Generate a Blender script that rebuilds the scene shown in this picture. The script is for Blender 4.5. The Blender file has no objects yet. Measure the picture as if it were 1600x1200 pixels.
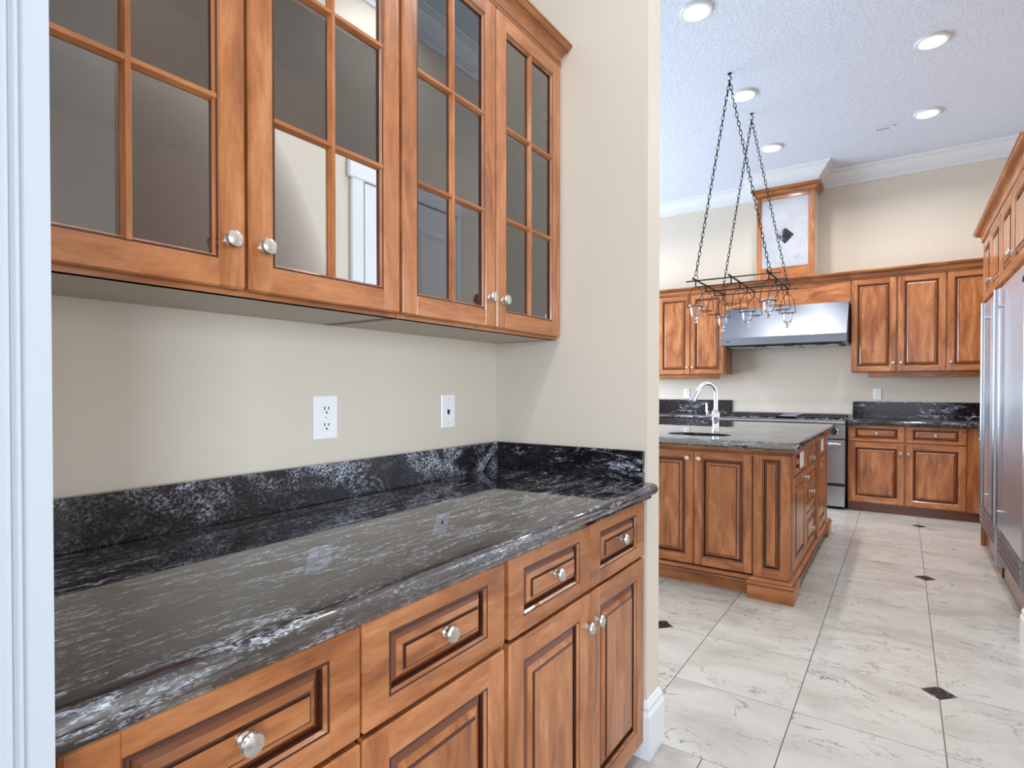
import bpy, bmesh, math, random
from mathutils import Vector, Matrix
PI = math.pi
random.seed(4)
SC = bpy.context.scene
COL = SC.collection

# ------------------------------------------------------------------ camera, world, light, exposure
cam = bpy.data.objects.new('camera', bpy.data.cameras.new('camera'))
COL.objects.link(cam); SC.camera = cam
cam.data.sensor_width = 36.0
cam.data.lens = 883.4 / 1600 * 36
cam.data.shift_y = 0.010
cam.data.clip_start = 0.02
cam.location = (0, 0, 1.23)
cam.rotation_euler = (PI / 2 - 0.0108, 0, 0.6044)
SC.view_settings.view_transform = 'Standard'
SC.view_settings.look = 'None'
SC.view_settings.exposure = -0.12
SC.view_settings.gamma = 1.0
SC.view_settings.use_curve_mapping = False
W = bpy.data.worlds.new('world'); SC.world = W; W.use_nodes = True
W.node_tree.nodes['Background'].inputs[0].default_value = (0.62, 0.78, 1.0, 1)
W.node_tree.nodes['Background'].inputs[1].default_value = 1.0

def area(name, loc, rot, sx, sy, energy, color):
    l = bpy.data.lights.new(name, 'AREA'); l.shape = 'RECTANGLE'
    l.size = sx; l.size_y = sy; l.energy = energy; l.color = color
    o = bpy.data.objects.new(name, l); COL.objects.link(o)
    o.location = loc; o.rotation_euler = rot
    return o
DAY = (0.74, 0.86, 1.0)
# daylight through the windows of the kitchen (left) and behind the camera (right); last two lamps are added fill
area('window_and_fill_light', (-4.72, 4.9, 1.45), (0, -PI / 2, 0), 2.0, 4.0, 290, DAY)
area('window_and_fill_light', (3.42, -2.6, 1.35), (0, PI / 2, 0), 2.1, 1.7, 265, DAY)
area('window_and_fill_light', (3.42, -0.35, 1.45), (0, PI / 2, 0), 1.9, 1.7, 50, (0.90, 0.94, 1.0))  # soft fill added to brighten the pantry wall under the cabinets
area('window_and_fill_light', (0.0, -3.92, 1.5), (PI / 2, 0, 0), 3.6, 2.0, 45, (0.95, 0.95, 1.0))  # fill added behind the camera to lift the pantry

# ------------------------------------------------------------------ materials
MATS = {}
def newmat(name):
    m = bpy.data.materials.new(name); m.use_nodes = True
    nt = m.node_tree; b = nt.nodes['Principled BSDF']
    MATS[name] = m
    return m, nt, b
def srgb(r, g, b):
    f = lambda c: (c / 255 / 12.92) if c / 255 <= 0.04045 else ((c / 255 + 0.055) / 1.055) ** 2.4
    return (f(r), f(g), f(b), 1)
def plain(name, col, rough=0.5, metal=0.0, bump=0.0, bscale=200, coat=0.0, spec=0.5, aniso=0.0):
    m, nt, b = newmat(name)
    b.inputs['Base Color'].default_value = col
    b.inputs['Roughness'].default_value = rough
    b.inputs['Metallic'].default_value = metal
    b.inputs['Coat Weight'].default_value = coat
    b.inputs['Specular IOR Level'].default_value = spec
    b.inputs['Anisotropic'].default_value = aniso
    if bump > 0:
        tc = nt.nodes.new('ShaderNodeTexCoord'); n = nt.nodes.new('ShaderNodeTexNoise'); bp = nt.nodes.new('ShaderNodeBump')
        n.inputs['Scale'].default_value = bscale; n.inputs['Detail'].default_value = 3
        nt.links.new(tc.outputs['Object'], n.inputs['Vector'])
        nt.links.new(n.outputs['Fac'], bp.inputs['Height'])
        bp.inputs['Strength'].default_value = bump; bp.inputs['Distance'].default_value = 0.002
        nt.links.new(bp.outputs['Normal'], b.inputs['Normal'])
    return m
def ramp(nt, stops):
    r = nt.nodes.new('ShaderNodeValToRGB'); e = r.color_ramp.elements
    e[0].position, e[0].color = stops[0]; e[1].position, e[1].color = stops[-1]
    for p, c in stops[1:-1]:
        x = e.new(p); x.color = c
    return r
def noise(nt, vec, scale, detail=4, rough=0.5, dist=0.0):
    n = nt.nodes.new('ShaderNodeTexNoise')
    n.inputs['Scale'].default_value = scale; n.inputs['Detail'].default_value = detail
    n.inputs['Roughness'].default_value = rough; n.inputs['Distortion'].default_value = dist
    nt.links.new(vec, n.inputs['Vector']); return n
def mapping(nt, out, scale=(1, 1, 1), rot=(0, 0, 0), rnd=True):
    mp = nt.nodes.new('ShaderNodeMapping')
    mp.inputs['Scale'].default_value = scale; mp.inputs['Rotation'].default_value = rot
    nt.links.new(out, mp.inputs['Vector'])
    if rnd:
        oi = nt.nodes.new('ShaderNodeObjectInfo'); mu = nt.nodes.new('ShaderNodeMath'); mu.operation = 'MULTIPLY'
        mu.inputs[1].default_value = 37.0
        nt.links.new(oi.outputs['Random'], mu.inputs[0])
        cx = nt.nodes.new('ShaderNodeCombineXYZ')
        for k in range(3): nt.links.new(mu.outputs[0], cx.inputs[k])
        nt.links.new(cx.outputs[0], mp.inputs['Location'])
    return mp
def mixc(nt, fac, a, b, blend='MIX'):
    m = nt.nodes.new('ShaderNodeMix'); m.data_type = 'RGBA'; m.blend_type = blend
    for sock, v in ((m.inputs[0], fac), (m.inputs[6], a), (m.inputs[7], b)):
        if hasattr(v, 'links'): nt.links.new(v, sock)
        else: sock.default_value = v
    return m.outputs[2]

def wood(name, horizontal=False, light=1.0):
    m, nt, b = newmat(name)
    tc = nt.nodes.new('ShaderNodeTexCoord')
    sc = (1.6, 9, 9) if horizontal else (9, 9, 1.6)
    mp = mapping(nt, tc.outputs['Object'], sc)
    mp2 = mapping(nt, tc.outputs['Object'], tuple(s * 6 for s in sc))
    n1 = noise(nt, mp.outputs[0], 1.6, 5, 0.6, 0.8)
    n2 = noise(nt, mp2.outputs[0], 2.0, 4, 0.65)
    c = lambda r, g, bb: tuple(v * light for v in srgb(r, g, bb)[:3]) + (1,)
    r1 = ramp(nt, [(0.25, c(104, 56, 30)), (0.47, c(163, 98, 52)), (0.72, c(198, 134, 86))])
    nt.links.new(n1.outputs['Fac'], r1.inputs[0])
    r2 = ramp(nt, [(0.3, (0.62, 0.56, 0.52, 1)), (0.6, (1, 1, 1, 1))])
    nt.links.new(n2.outputs['Fac'], r2.inputs[0])
    col = mixc(nt, 0.55, r1.outputs[0], r2.outputs[0], 'MULTIPLY')
    nt.links.new(col, b.inputs['Base Color'])
    b.inputs['Roughness'].default_value = 0.30
    b.inputs['Coat Weight'].default_value = 0.35; b.inputs['Coat Roughness'].default_value = 0.12
    bp = nt.nodes.new('ShaderNodeBump'); bp.inputs['Strength'].default_value = 0.08; bp.inputs['Distance'].default_value = 0.001
    nt.links.new(n2.outputs['Fac'], bp.inputs['Height']); nt.links.new(bp.outputs[0], b.inputs['Normal'])
    return m
WV = wood('maple_wood_upright'); WH = wood('maple_wood_level', True)
GLAZE = plain('dark_glaze', srgb(62, 30, 20), 0.3, coat=0.3)
GLAZE2 = plain('brown_glaze', srgb(112, 60, 36), 0.28, coat=0.4)
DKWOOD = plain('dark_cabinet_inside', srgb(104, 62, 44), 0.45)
UNDER = plain('laminate_underside', srgb(186, 172, 154), 0.45)

def granite(name, streak, rot=(0, 0, 0), patch=0.5, rough=0.04, fine=1.0, ior=2.4, mask=(0.35, 0.6), floor=0.25):
    m, nt, b = newmat(name)
    tc = nt.nodes.new('ShaderNodeTexCoord')
    mp = mapping(nt, tc.outputs['Object'], streak, rot, rnd=False)
    mpf = mapping(nt, tc.outputs['Object'], tuple(0.5 * s + 0.5 for s in streak), rot, rnd=False)
    a = noise(nt, mp.outputs[0], 5.0, 7, 0.72, 1.4)
    f = noise(nt, mpf.outputs[0], 70.0 * fine, 3, 0.7, 0.6)
    big = noise(nt, tc.outputs['Object'], 2.6, 3, 0.5, 0.5)
    ra = ramp(nt, [(patch, (0, 0, 0, 1)), (patch + 0.13, (1, 1, 1, 1))]); nt.links.new(a.outputs['Fac'], ra.inputs[0])
    rf = ramp(nt, [(0.46, (0, 0, 0, 1)), (0.58, (1, 1, 1, 1))]); nt.links.new(f.outputs['Fac'], rf.inputs[0])
    rb = ramp(nt, [(mask[0], (0, 0, 0, 1)), (mask[1], (1, 1, 1, 1))]); nt.links.new(big.outputs['Fac'], rb.inputs[0])
    k1 = nt.nodes.new('ShaderNodeMath'); k1.operation = 'MULTIPLY'
    nt.links.new(ra.outputs[0], k1.inputs[0]); nt.links.new(rf.outputs[0], k1.inputs[1])
    k2 = nt.nodes.new('ShaderNodeMath'); k2.operation = 'MULTIPLY_ADD'
    nt.links.new(rb.outputs[0], k2.inputs[0]); k2.inputs[1].default_value = 1 - floor; k2.inputs[2].default_value = floor
    k3 = nt.nodes.new('ShaderNodeMath'); k3.operation = 'MULTIPLY'
    nt.links.new(k1.outputs[0], k3.inputs[0]); nt.links.new(k2.outputs[0], k3.inputs[1])
    base = ramp(nt, [(0.3, srgb(8, 7, 11)), (0.52, srgb(22, 19, 25)), (0.72, srgb(66, 58, 60))]); nt.links.new(f.outputs['Fac'], base.inputs[0])
    col = mixc(nt, k3.outputs[0], base.outputs[0], srgb(206, 212, 226))
    nt.links.new(col, b.inputs['Base Color'])
    b.inputs['Roughness'].default_value = rough
    b.inputs['IOR'].default_value = ior
    return m
GR_TOP = granite('polished_granite', (7, 1.2, 7), (0, 0, 0.12), 0.485, fine=1.0)
GR_SPL = granite('granite_upright', (1.5, 1.2, 1.8), (0.6, 0, 0), 0.45, 0.10, fine=1.7, ior=1.6, mask=(0.44, 0.52), floor=0.10)
GR_ISL = granite('granite_island', (1.4, 4, 4), (0, 0, -0.1), 0.50, 0.02, ior=3.0)
GR_KC = granite('granite_kitchen_counter', (1.4, 4, 4), (0, 0, 0), 0.5, 0.06, ior=1.6)
GR_KSP = granite('granite_upright_dark', (1.0, 1.2, 3.2), (0, 0.25, 0), 0.53, 0.10, fine=0.8, ior=1.45, mask=(0.4, 0.55), floor=0.15)

WALL = plain('beige_wall_paint', srgb(212, 202, 187), 0.55, bump=0.12, bscale=60)
def ceilmat():
    m, nt, b = newmat('textured_ceiling_paint')
    b.inputs['Base Color'].default_value = srgb(214, 223, 238); b.inputs['Roughness'].default_value = 0.8
    tc = nt.nodes.new('ShaderNodeTexCoord'); n = noise(nt, tc.outputs['Object'], 55, 3, 0.55, 0.3)
    r = ramp(nt, [(0.46, (0, 0, 0, 1)), (0.6, (1, 1, 1, 1))]); nt.links.new(n.outputs['Fac'], r.inputs[0])
    bp = nt.nodes.new('ShaderNodeBump'); bp.inputs['Strength'].default_value = 0.55; bp.inputs['Distance'].default_value = 0.004
    nt.links.new(r.outputs[0], bp.inputs['Height']); nt.links.new(bp.outputs[0], b.inputs['Normal'])
    return m
CEIL = ceilmat()
TRIM = plain('white_trim_paint', srgb(222, 225, 228), 0.35)
WPLAST = plain('white_plastic', srgb(238, 238, 240), 0.3)
BLACKP = plain('black_slot', srgb(18, 18, 20), 0.5)
NICKEL = plain('brushed_nickel', srgb(214, 210, 205), 0.28, 1.0)
def steelmat(name, rough, col=(205, 208, 214), stretch=(1, 1, 160)):
    m, nt, b = newmat(name)
    b.inputs['Base Color'].default_value = srgb(*col); b.inputs['Metallic'].default_value = 1.0
    tc = nt.nodes.new('ShaderNodeTexCoord'); mp = mapping(nt, tc.outputs['Object'], stretch, rnd=False)
    n = noise(nt, mp.outputs[0], 4, 2)
    mr = nt.nodes.new('ShaderNodeMapRange'); mr.inputs[3].default_value = rough * 0.8; mr.inputs[4].default_value = rough * 1.25
    nt.links.new(n.outputs['Fac'], mr.inputs[0]); nt.links.new(mr.outputs[0], b.inputs['Roughness'])
    b.inputs['Anisotropic'].default_value = 0.4
    return m
STEEL = steelmat('stainless_steel', 0.30, (176, 180, 188))
STEELF = steelmat('stainless_door', 0.30, (224, 230, 240))
CHROME = plain('polished_chrome', srgb(225, 228, 232), 0.06, 1.0)
IRON = plain('black_wrought_iron', srgb(24, 22, 22), 0.45, 0.6)
CAST = plain('cast_iron', srgb(30, 30, 32), 0.5)
BLKGL = plain('black_glass', srgb(10, 11, 13), 0.05)
RUBBER = plain('black_toe', srgb(16, 16, 17), 0.6)
GROUT = plain('tile_grout', srgb(104, 98, 90), 0.85, bump=0.2)
SUBFL = plain('pale_floor', srgb(200, 196, 188), 0.4)
def glassmat(name, rough=0.0, thin=True):
    m, nt, b = newmat(name)
    if thin:   # flat panes: clear pass-through plus a fresnel mirror boosted to strengthen reflections
        nt.nodes.remove(b)
        out = nt.nodes['Material Output']
        tr = nt.nodes.new('ShaderNodeBsdfTransparent'); tr.inputs[0].default_value = (0.93, 0.94, 0.94, 1)
        gl = nt.nodes.new('ShaderNodeBsdfGlossy'); gl.inputs['Roughness'].default_value = 0.0
        fr = nt.nodes.new('ShaderNodeFresnel'); fr.inputs[0].default_value = 1.55
        ml = nt.nodes.new('ShaderNodeMath'); ml.operation = 'MULTIPLY'; ml.use_clamp = True; ml.inputs[1].default_value = 3.2
        mx = nt.nodes.new('ShaderNodeMixShader')
        nt.links.new(fr.outputs[0], ml.inputs[0])
        nt.links.new(ml.outputs[0], mx.inputs[0]); nt.links.new(tr.outputs[0], mx.inputs[1]); nt.links.new(gl.outputs[0], mx.inputs[2])
        nt.links.new(mx.outputs[0], out.inputs[0])
    else:
        b.inputs['Transmission Weight'].default_value = 1.0; b.inputs['Roughness'].default_value = rough
        b.inputs['IOR'].default_value = 1.45; b.inputs['Base Color'].default_value = (0.96, 0.98, 1, 1)
    return m
PANE = glassmat('clear_pane'); CUPGL = glassmat('clear_cup_glass', 0.02, False)
def emat(name, col, s):
    m, nt, b = newmat(name)
    b.inputs['Emission Color'].default_value = col; b.inputs['Emission Strength'].default_value = s
    return m
BULB = emat('lit_lamp', (1, 0.98, 0.95, 1), 6)

def tilemat(name, tones, vein, amount=1.0):
    m, nt, b = newmat(name)
    tc = nt.nodes.new('ShaderNodeTexCoord')
    mp = mapping(nt, tc.outputs['Object'], (1.25, 2.3, 1.6), (0, 0, 0.7))
    n1 = noise(nt, mp.outputs[0], 2.6, 5, 0.62, 1.3)
    n2 = noise(nt, mp.outputs[0], 2.0, 5, 0.6, 0.5)
    n3 = noise(nt, mp.outputs[0], 3.2, 3, 0.6, 0.3)
    # thin veins where the warped noise crosses its middle value
    sb = nt.nodes.new('ShaderNodeMath'); sb.operation = 'SUBTRACT'; sb.inputs[1].default_value = 0.5
    ab = nt.nodes.new('ShaderNodeMath'); ab.operation = 'ABSOLUTE'
    nt.links.new(n1.outputs['Fac'], sb.inputs[0]); nt.links.new(sb.outputs[0], ab.inputs[0])
    rv = ramp(nt, [(0.0, (1, 1, 1, 1)), (0.009, (0, 0, 0, 1))]); nt.links.new(ab.outputs[0], rv.inputs[0])
    rm = ramp(nt, [(0.41, (0, 0, 0, 1)), (0.57, (amount, amount, amount, 1))]); nt.links.new(n3.outputs['Fac'], rm.inputs[0])
    mu = nt.nodes.new('ShaderNodeMath'); mu.operation = 'MULTIPLY'
    nt.links.new(rv.outputs[0], mu.inputs[0]); nt.links.new(rm.outputs[0], mu.inputs[1])
    base = ramp(nt, [(0.3, srgb(*tones[0])), (0.5, srgb(*tones[1])), (0.7, srgb(*tones[2]))]); nt.links.new(n2.outputs['Fac'], base.inputs[0])
    oi = nt.nodes.new('ShaderNodeObjectInfo')
    rr_ = ramp(nt, [(0.0, (0.93, 0.92, 0.91, 1)), (1.0, (1, 1, 1, 1))]); nt.links.new(oi.outputs['Random'], rr_.inputs[0])
    toned = mixc(nt, 1.0, base.outputs[0], rr_.outputs[0], 'MULTIPLY')
    col = mixc(nt, mu.outputs[0], toned, srgb(*vein))
    nt.links.new(col, b.inputs['Base Color'])
    b.inputs['Roughness'].default_value = 0.22; b.inputs['Specular IOR Level'].default_value = 0.45
    return m
TILE = tilemat('cream_marble_tile', ((166, 162, 155), (181, 178, 172), (190, 187, 182)), (100, 88, 76), 0.95)
CTILE = tilemat('pale_marble_tile', ((158, 161, 170), (170, 173, 181), (178, 181, 188)), (126, 122, 120), 0.8)
CTILE.node_tree.nodes['Principled BSDF'].inputs['Roughness'].default_value = 0.4
HOODST = steelmat('hood_stainless', 0.34, (132, 137, 148), (160, 1, 1))
INSET = granite('dark_inset_tile', (2, 2, 2), (0, 0, 0), 0.5, 0.3, 0.6, ior=1.4, floor=0.6)

# ------------------------------------------------------------------ mesh helpers
def mesh_obj(name, bm, mats, parent=None, smooth=False, loc=None, rot=None):
    me = bpy.data.meshes.new(name)
    bmesh.ops.recalc_face_normals(bm, faces=bm.faces)
    bm.to_mesh(me); bm.free()
    for m in (mats if isinstance(mats, (list, tuple)) else [mats]): me.materials.append(m)
    if smooth:
        for p in me.polygons: p.use_smooth = True
        try: me.set_sharp_from_angle(angle=math.radians(38))
        except Exception: pass
    o = bpy.data.objects.new(name, me); COL.objects.link(o)
    if parent: o.parent = parent
    if loc: o.location = loc
    if rot: o.rotation_euler = rot
    return o
def tag(o, label, cat, group=None):
    o['label'] = label; o['category'] = cat
    if group: o['group'] = group
    return o
def thing(name, label, cat, loc=(0, 0, 0), rz=0, group=None):
    o = bpy.data.objects.new(name, None); COL.objects.link(o)
    o.empty_display_size = 0.1
    o.location = loc; o.rotation_euler = (0, 0, rz)
    return tag(o, label, cat, group)
def structure(o):
    o['kind'] = 'structure'; return o
def box(bm, x0, x1, y0, y1, z0, z1, bev=0.0, mi=0, seg=1):
    vs = [bm.verts.new(p) for p in ((x0, y0, z0), (x1, y0, z0), (x1, y1, z0), (x0, y1, z0), (x0, y0, z1), (x1, y0, z1), (x1, y1, z1), (x0, y1, z1))]
    fs = [bm.faces.new([vs[i] for i in f]) for f in ((3, 2, 1, 0), (4, 5, 6, 7), (0, 1, 5, 4), (1, 2, 6, 5), (2, 3, 7, 6), (3, 0, 4, 7))]
    for f in fs: f.material_index = mi
    if bev > 0:
        es = list({e for f in fs for e in f.edges})
        bmesh.ops.bevel(bm, geom=es, offset=bev, segments=seg, affect='EDGES', profile=0.5, material=-1)
    return fs
def bx(*a, **k):
    bm = bmesh.new(); box(bm, *a, **k); return bm
def prism(bm, pts, axis, a0, a1, mi=0):
    """closed 2D outline extruded along axis; pts are the two other coordinates in xyz order"""
    def P(p, a):
        q = list(p); q.insert(axis, a); return q
    A = [bm.verts.new(P(p, a0)) for p in pts]; B = [bm.verts.new(P(p, a1)) for p in pts]
    n = len(pts); fs = [bm.faces.new(A), bm.faces.new(B[::-1])]
    for i in range(n): fs.append(bm.faces.new((A[i], A[(i + 1) % n], B[(i + 1) % n], B[i])))
    for f in fs: f.material_index = mi
    return fs
def lathe(bm, prof, axis=Vector((0, 0, 1)), origin=Vector((0, 0, 0)), seg=16, mi=0, sx=1.0, sy=1.0):
    axis = Vector(axis).normalized(); q = Vector((0, 0, 1)).rotation_difference(axis)
    rings = []
    for r, h in prof:
        if r < 1e-6: rings.append([bm.verts.new(Vector(origin) + q @ Vector((0, 0, h)))])
        else: rings.append([bm.verts.new(Vector(origin) + q @ Vector((r * sx * math.cos(2 * PI * k / seg), r * sy * math.sin(2 * PI * k / seg), h))) for k in range(seg)])
    for a, b in zip(rings, rings[1:]):
        for k in range(seg):
            k2 = (k + 1) % seg
            if len(a) == 1 and len(b) == 1: continue
            if len(a) == 1: f = bm.faces.new((a[0], b[k], b[k2]))
            elif len(b) == 1: f = bm.faces.new((a[k], b[0], a[k2]))
            else: f = bm.faces.new((a[k], b[k], b[k2], a[k2]))
            f.material_index = mi
def tube(bm, pts, r, seg=8, closed=False, mi=0, caps=True):
    pts = [Vector(p) for p in pts]; n = len(pts); rings = []
    prev = None
    for i, p in enumerate(pts):
        if closed: t = (pts[(i + 1) % n] - pts[i - 1])
        else: t = pts[min(i + 1, n - 1)] - pts[max(i - 1, 0)]
        t.normalize()
        if prev is None:
            u = t.orthogonal().normalized()
        else:
            u = (prev - t * prev.dot(t)).normalized()
        prev = u; v = t.cross(u)
        rr = r[i] if isinstance(r, (list, tuple)) else r
        rings.append([bm.verts.new(p + (u * math.cos(2 * PI * k / seg) + v * math.sin(2 * PI * k / seg)) * rr) for k in range(seg)])
    m = n if closed else n - 1
    for i in range(m):
        a, b = rings[i], rings[(i + 1) % n]
        for k in range(seg):
            f = bm.faces.new((a[k], a[(k + 1) % seg], b[(k + 1) % seg], b[k])); f.material_index = mi
    if not closed and caps:
        bm.faces.new(rings[0][::-1]).material_index = mi; bm.faces.new(rings[-1]).material_index = mi
def sweep(bm, prof, path, mi=0, flip=1, cap=True):
    """prof: closed outline of (out, z); path: xy polyline; out is measured to the right of travel (flip=-1: left)"""
    P = [Vector(p) for p in path]; n = len(P); rings = []
    for i in range(n):
        d0 = (P[i] - P[i - 1]).normalized() if i > 0 else (P[1] - P[0]).normalized()
        d1 = (P[i + 1] - P[i]).normalized() if i < n - 1 else d0
        n0 = Vector((d0.y, -d0.x)) * flip; n1 = Vector((d1.y, -d1.x)) * flip
        m = (n0 + n1); m = m / (m.dot(n0)) if abs(m.dot(n0)) > 1e-6 else n0
        rings.append([bm.verts.new((P[i].x + m.x * o, P[i].y + m.y * o, z)) for o, z in prof])
    k = len(prof)
    for a, b in zip(rings, rings[1:]):
        for j in range(k):
            f = bm.faces.new((a[j], a[(j + 1) % k], b[(j + 1) % k], b[j])); f.material_index = CMI[j] if (mi == 'crown' and j < len(CMI)) else (0 if mi == 'crown' else mi)
    if cap:
        m0 = 0 if mi == 'crown' else mi
        bm.faces.new(rings[0]).material_index = m0; bm.faces.new(rings[-1][::-1]).material_index = m0
def rings(bm, w, h, loops, mats, x0=0, z0=0, cap=True, capmat=0):
    """concentric rectangles in the xz plane; loops are (inset, y); mats index the strips between them"""
    R = []
    for ins, y in loops:
        R.append([bm.verts.new(p) for p in ((x0 + ins, y, z0 + ins), (x0 + w - ins, y, z0 + ins), (x0 + w - ins, y, z0 + h - ins), (x0 + ins, y, z0 + h - ins))])
    for i, (a, b) in enumerate(zip(R, R[1:])):
        for k in range(4):
            f = bm.faces.new((a[k], a[(k + 1) % 4], b[(k + 1) % 4], b[k]))
            m = mats[i]
            f.material_index = m if not isinstance(m, tuple) else m[k % 2]
    if cap: bm.faces.new(R[-1]).material_index = capmat
    return R
FW = 0.058  # door frame width
def frame_bm(w, h, fw, t=0.021, fh=None):
    """door frame, front at y=-t: stiles run full height, rails between; back at y=0. opening is left open"""
    fh = fh or fw
    bm = bmesh.new(); b = 0.004
    box(bm, 0, fw, -t, 0, 0, h, bev=b, mi=0)
    box(bm, w - fw, w, -t, 0, 0, h, bev=b, mi=0)
    box(bm, fw - 0.004, w - fw + 0.004, -t + 0.0004, 0, 0, fh, bev=0.003, mi=1)
    box(bm, fw - 0.004, w - fw + 0.004, -t + 0.0004, 0, h - fh, h, bev=0.003, mi=1)
    # sticking: small moulded lip falling from the frame to the groove
    def stick(i0, y0, i1, y1, mi):
        A = [(fw + i0, fh + i0), (w - fw - i0, fh + i0), (w - fw - i0, h - fh - i0), (fw + i0, h - fh - i0)]
        B = [(fw + i1, fh + i1), (w - fw - i1, fh + i1), (w - fw - i1, h - fh - i1), (fw + i1, h - fh - i1)]
        VA = [bm.verts.new((x, y0, z)) for x, z in A]; VB = [bm.verts.new((x, y1, z)) for x, z in B]
        for k in range(4): bm.faces.new((VA[k], VA[(k + 1) % 4], VB[(k + 1) % 4], VB[k])).material_index = mi
    stick(-0.001, -t + 0.0035, 0.004, -t + 0.0035, 2)
    stick(0.004, -t + 0.0035, 0.008, -t + 0.009, 0)
    stick(0.008, -t + 0.009, 0.010, -t + 0.015, 2)
    return bm
def panel_bm(w, h, fw, t=0.021, bev=0.03, fh=None, horizontal=False):
    fh = fh or fw
    x0, z0 = fw + 0.009, fh + 0.009; pw, ph = w - 2 * x0, h - 2 * z0
    bev = min(bev, pw * 0.28, ph * 0.28)
    bm = bmesh.new()
    rings(bm, pw, ph, [(0, -t + 0.019), (0, -t + 0.017), (0.005, -t + 0.016), (bev * 0.5, -t + 0.010), (bev - 0.003, -t + 0.0045), (bev, -t + 0.004), (bev + 0.0018, -t + 0.0005)], [1, 1, 2, 0, 1, 1], x0, z0, True, 0)
    return bm
def knob_bm(r=0.0165, L=0.027):
    bm = bmesh.new()
    lathe(bm, [(0, 0), (r * 0.62, 0), (r * 0.62, 0.003), (r * 0.42, 0.006), (r * 0.36, L * 0.45), (r * 0.55, L * 0.58), (r * 0.96, L * 0.66), (r, L * 0.76), (r * 0.85, L * 0.93), (r * 0.45, L * 1.02), (0, L * 1.04)], (0, -1, 0), (0, 0, 0), 20)
    return bm
KNOB = None
def add_knob(parent, x, z, y):
    global KNOB
    if KNOB is None:
        KNOB = mesh_obj('knob', knob_bm(), NICKEL, parent, True, (x, y, z)); return KNOB
    o = KNOB.copy(); COL.objects.link(o); o.parent = parent; o.location = (x, y, z); return o
def add_door(cab, x, z, w, h, y, knob=None, fw=FW, fh=None, name='door', bev=0.032, horizontal=False):
    """raised-panel door or drawer front, child of cab; front face at y-0.021; knob=(x,z) in door coordinates"""
    mats = [WH, WH, GLAZE] if horizontal else [WV, WH, GLAZE]
    d = mesh_obj(name, frame_bm(w, h, fw, fh=fh), mats, cab, False, (x, y, z))
    mesh_obj('raised_panel', panel_bm(w, h, fw, bev=bev, fh=fh), [WH if horizontal else WV, GLAZE, GLAZE2], d)
    if knob: add_knob(d, knob[0], knob[1], -0.021)
    return d
def add_glass_door(cab, x, z, w, h, y, knob):
    fw, t, mw = 0.052, 0.021, 0.018
    d = mesh_obj('glass_door', frame_bm(w, h, fw), [WV, WH, GLAZE], cab, False, (x, y, z))
    xi0, xi1, zi0, zi1 = fw + .006, w - fw - .006, fw + .006, h - fw - .006
    xm = (xi0 + xi1) / 2
    bm = bmesh.new(); prism(bm, [(xm - mw / 2, -0.008), (xm - mw / 2 + .002, -0.013), (xm - .004, -0.019), (xm + .004, -0.019), (xm + mw / 2 - .002, -0.013), (xm + mw / 2, -0.008)], 2, zi0 - .004, zi1 + .004)
    mesh_obj('muntin', bm, WV, d)
    zs = [zi0 + (zi1 - zi0) * k / 3 for k in (1, 2)]
    for zz in zs:
        bm = bmesh.new(); prism(bm, [(-0.008, zz - mw / 2), (-0.013, zz - mw / 2 + .002), (-0.0185, zz - .004), (-0.0185, zz + .004), (-0.013, zz + mw / 2 - .002), (-0.008, zz + mw / 2)], 0, xi0 - .004, xi1 + .004)
        mesh_obj('muntin', bm, WH, d)
    zz = [zi0] + zs + [zi1]; xx = [xi0, xm, xi1]
    for i in range(2):
        for j in range(3):
            bm = bmesh.new(); v = [bm.verts.new(p) for p in ((xx[i], -.007, zz[j]), (xx[i + 1], -.007, zz[j]), (xx[i + 1], -.007, zz[j + 1]), (xx[i], -.007, zz[j + 1]))]
            bm.faces.new(v)
            mesh_obj('glass_pane', bm, PANE, d)
    add_knob(d, knob[0], knob[1], -t)
    return d

# ------------------------------------------------------------------ the setting
ZC = 3.61
XW = -1.316
WX = -0.695
YE = 1.795
def wallbox(name, *a, mat=WALL):
    return structure(mesh_obj(name, bx(*a), mat))
wallbox('wall_left', XW - 0.12, XW, 0.09, 1.905, 0, ZC)
wallbox('wall_divider', XW, WX, YE, 1.905, 0, ZC)
wallbox('wall_near', XW, WX, 0.085, 0.190, 0, ZC)
wallbox('wall_right', 0.485, 0.60, 0.95, 3.585, 0, ZC)
wallbox('wall_back', -4.9, 1.4, 7.2, 7.32, 0, ZC)
wallbox('wall_right_kitchen', 1.25, 1.37, 3.465, 7.2, 0, ZC)
wallbox('wall_right_return', 0.60, 1.25, 3.465, 3.585, 0, ZC)
wallbox('wall_kitchen_near', -4.9, XW - 0.12, 1.785, 1.905, 0, ZC)
# kitchen left wall with a wide window opening
bm = bmesh.new()
box(bm, -5.0, -4.88, 1.785, 2.85, 0, ZC); box(bm, -5.0, -4.88, 6.95, 7.32, 0, ZC)
box(bm, -5.0, -4.88, 2.85, 6.95, 0, 0.4); box(bm, -5.0, -4.88, 2.85, 6.95, 2.5, ZC)
structure(mesh_obj('wall_left_kitchen', bm, WALL))
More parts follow.
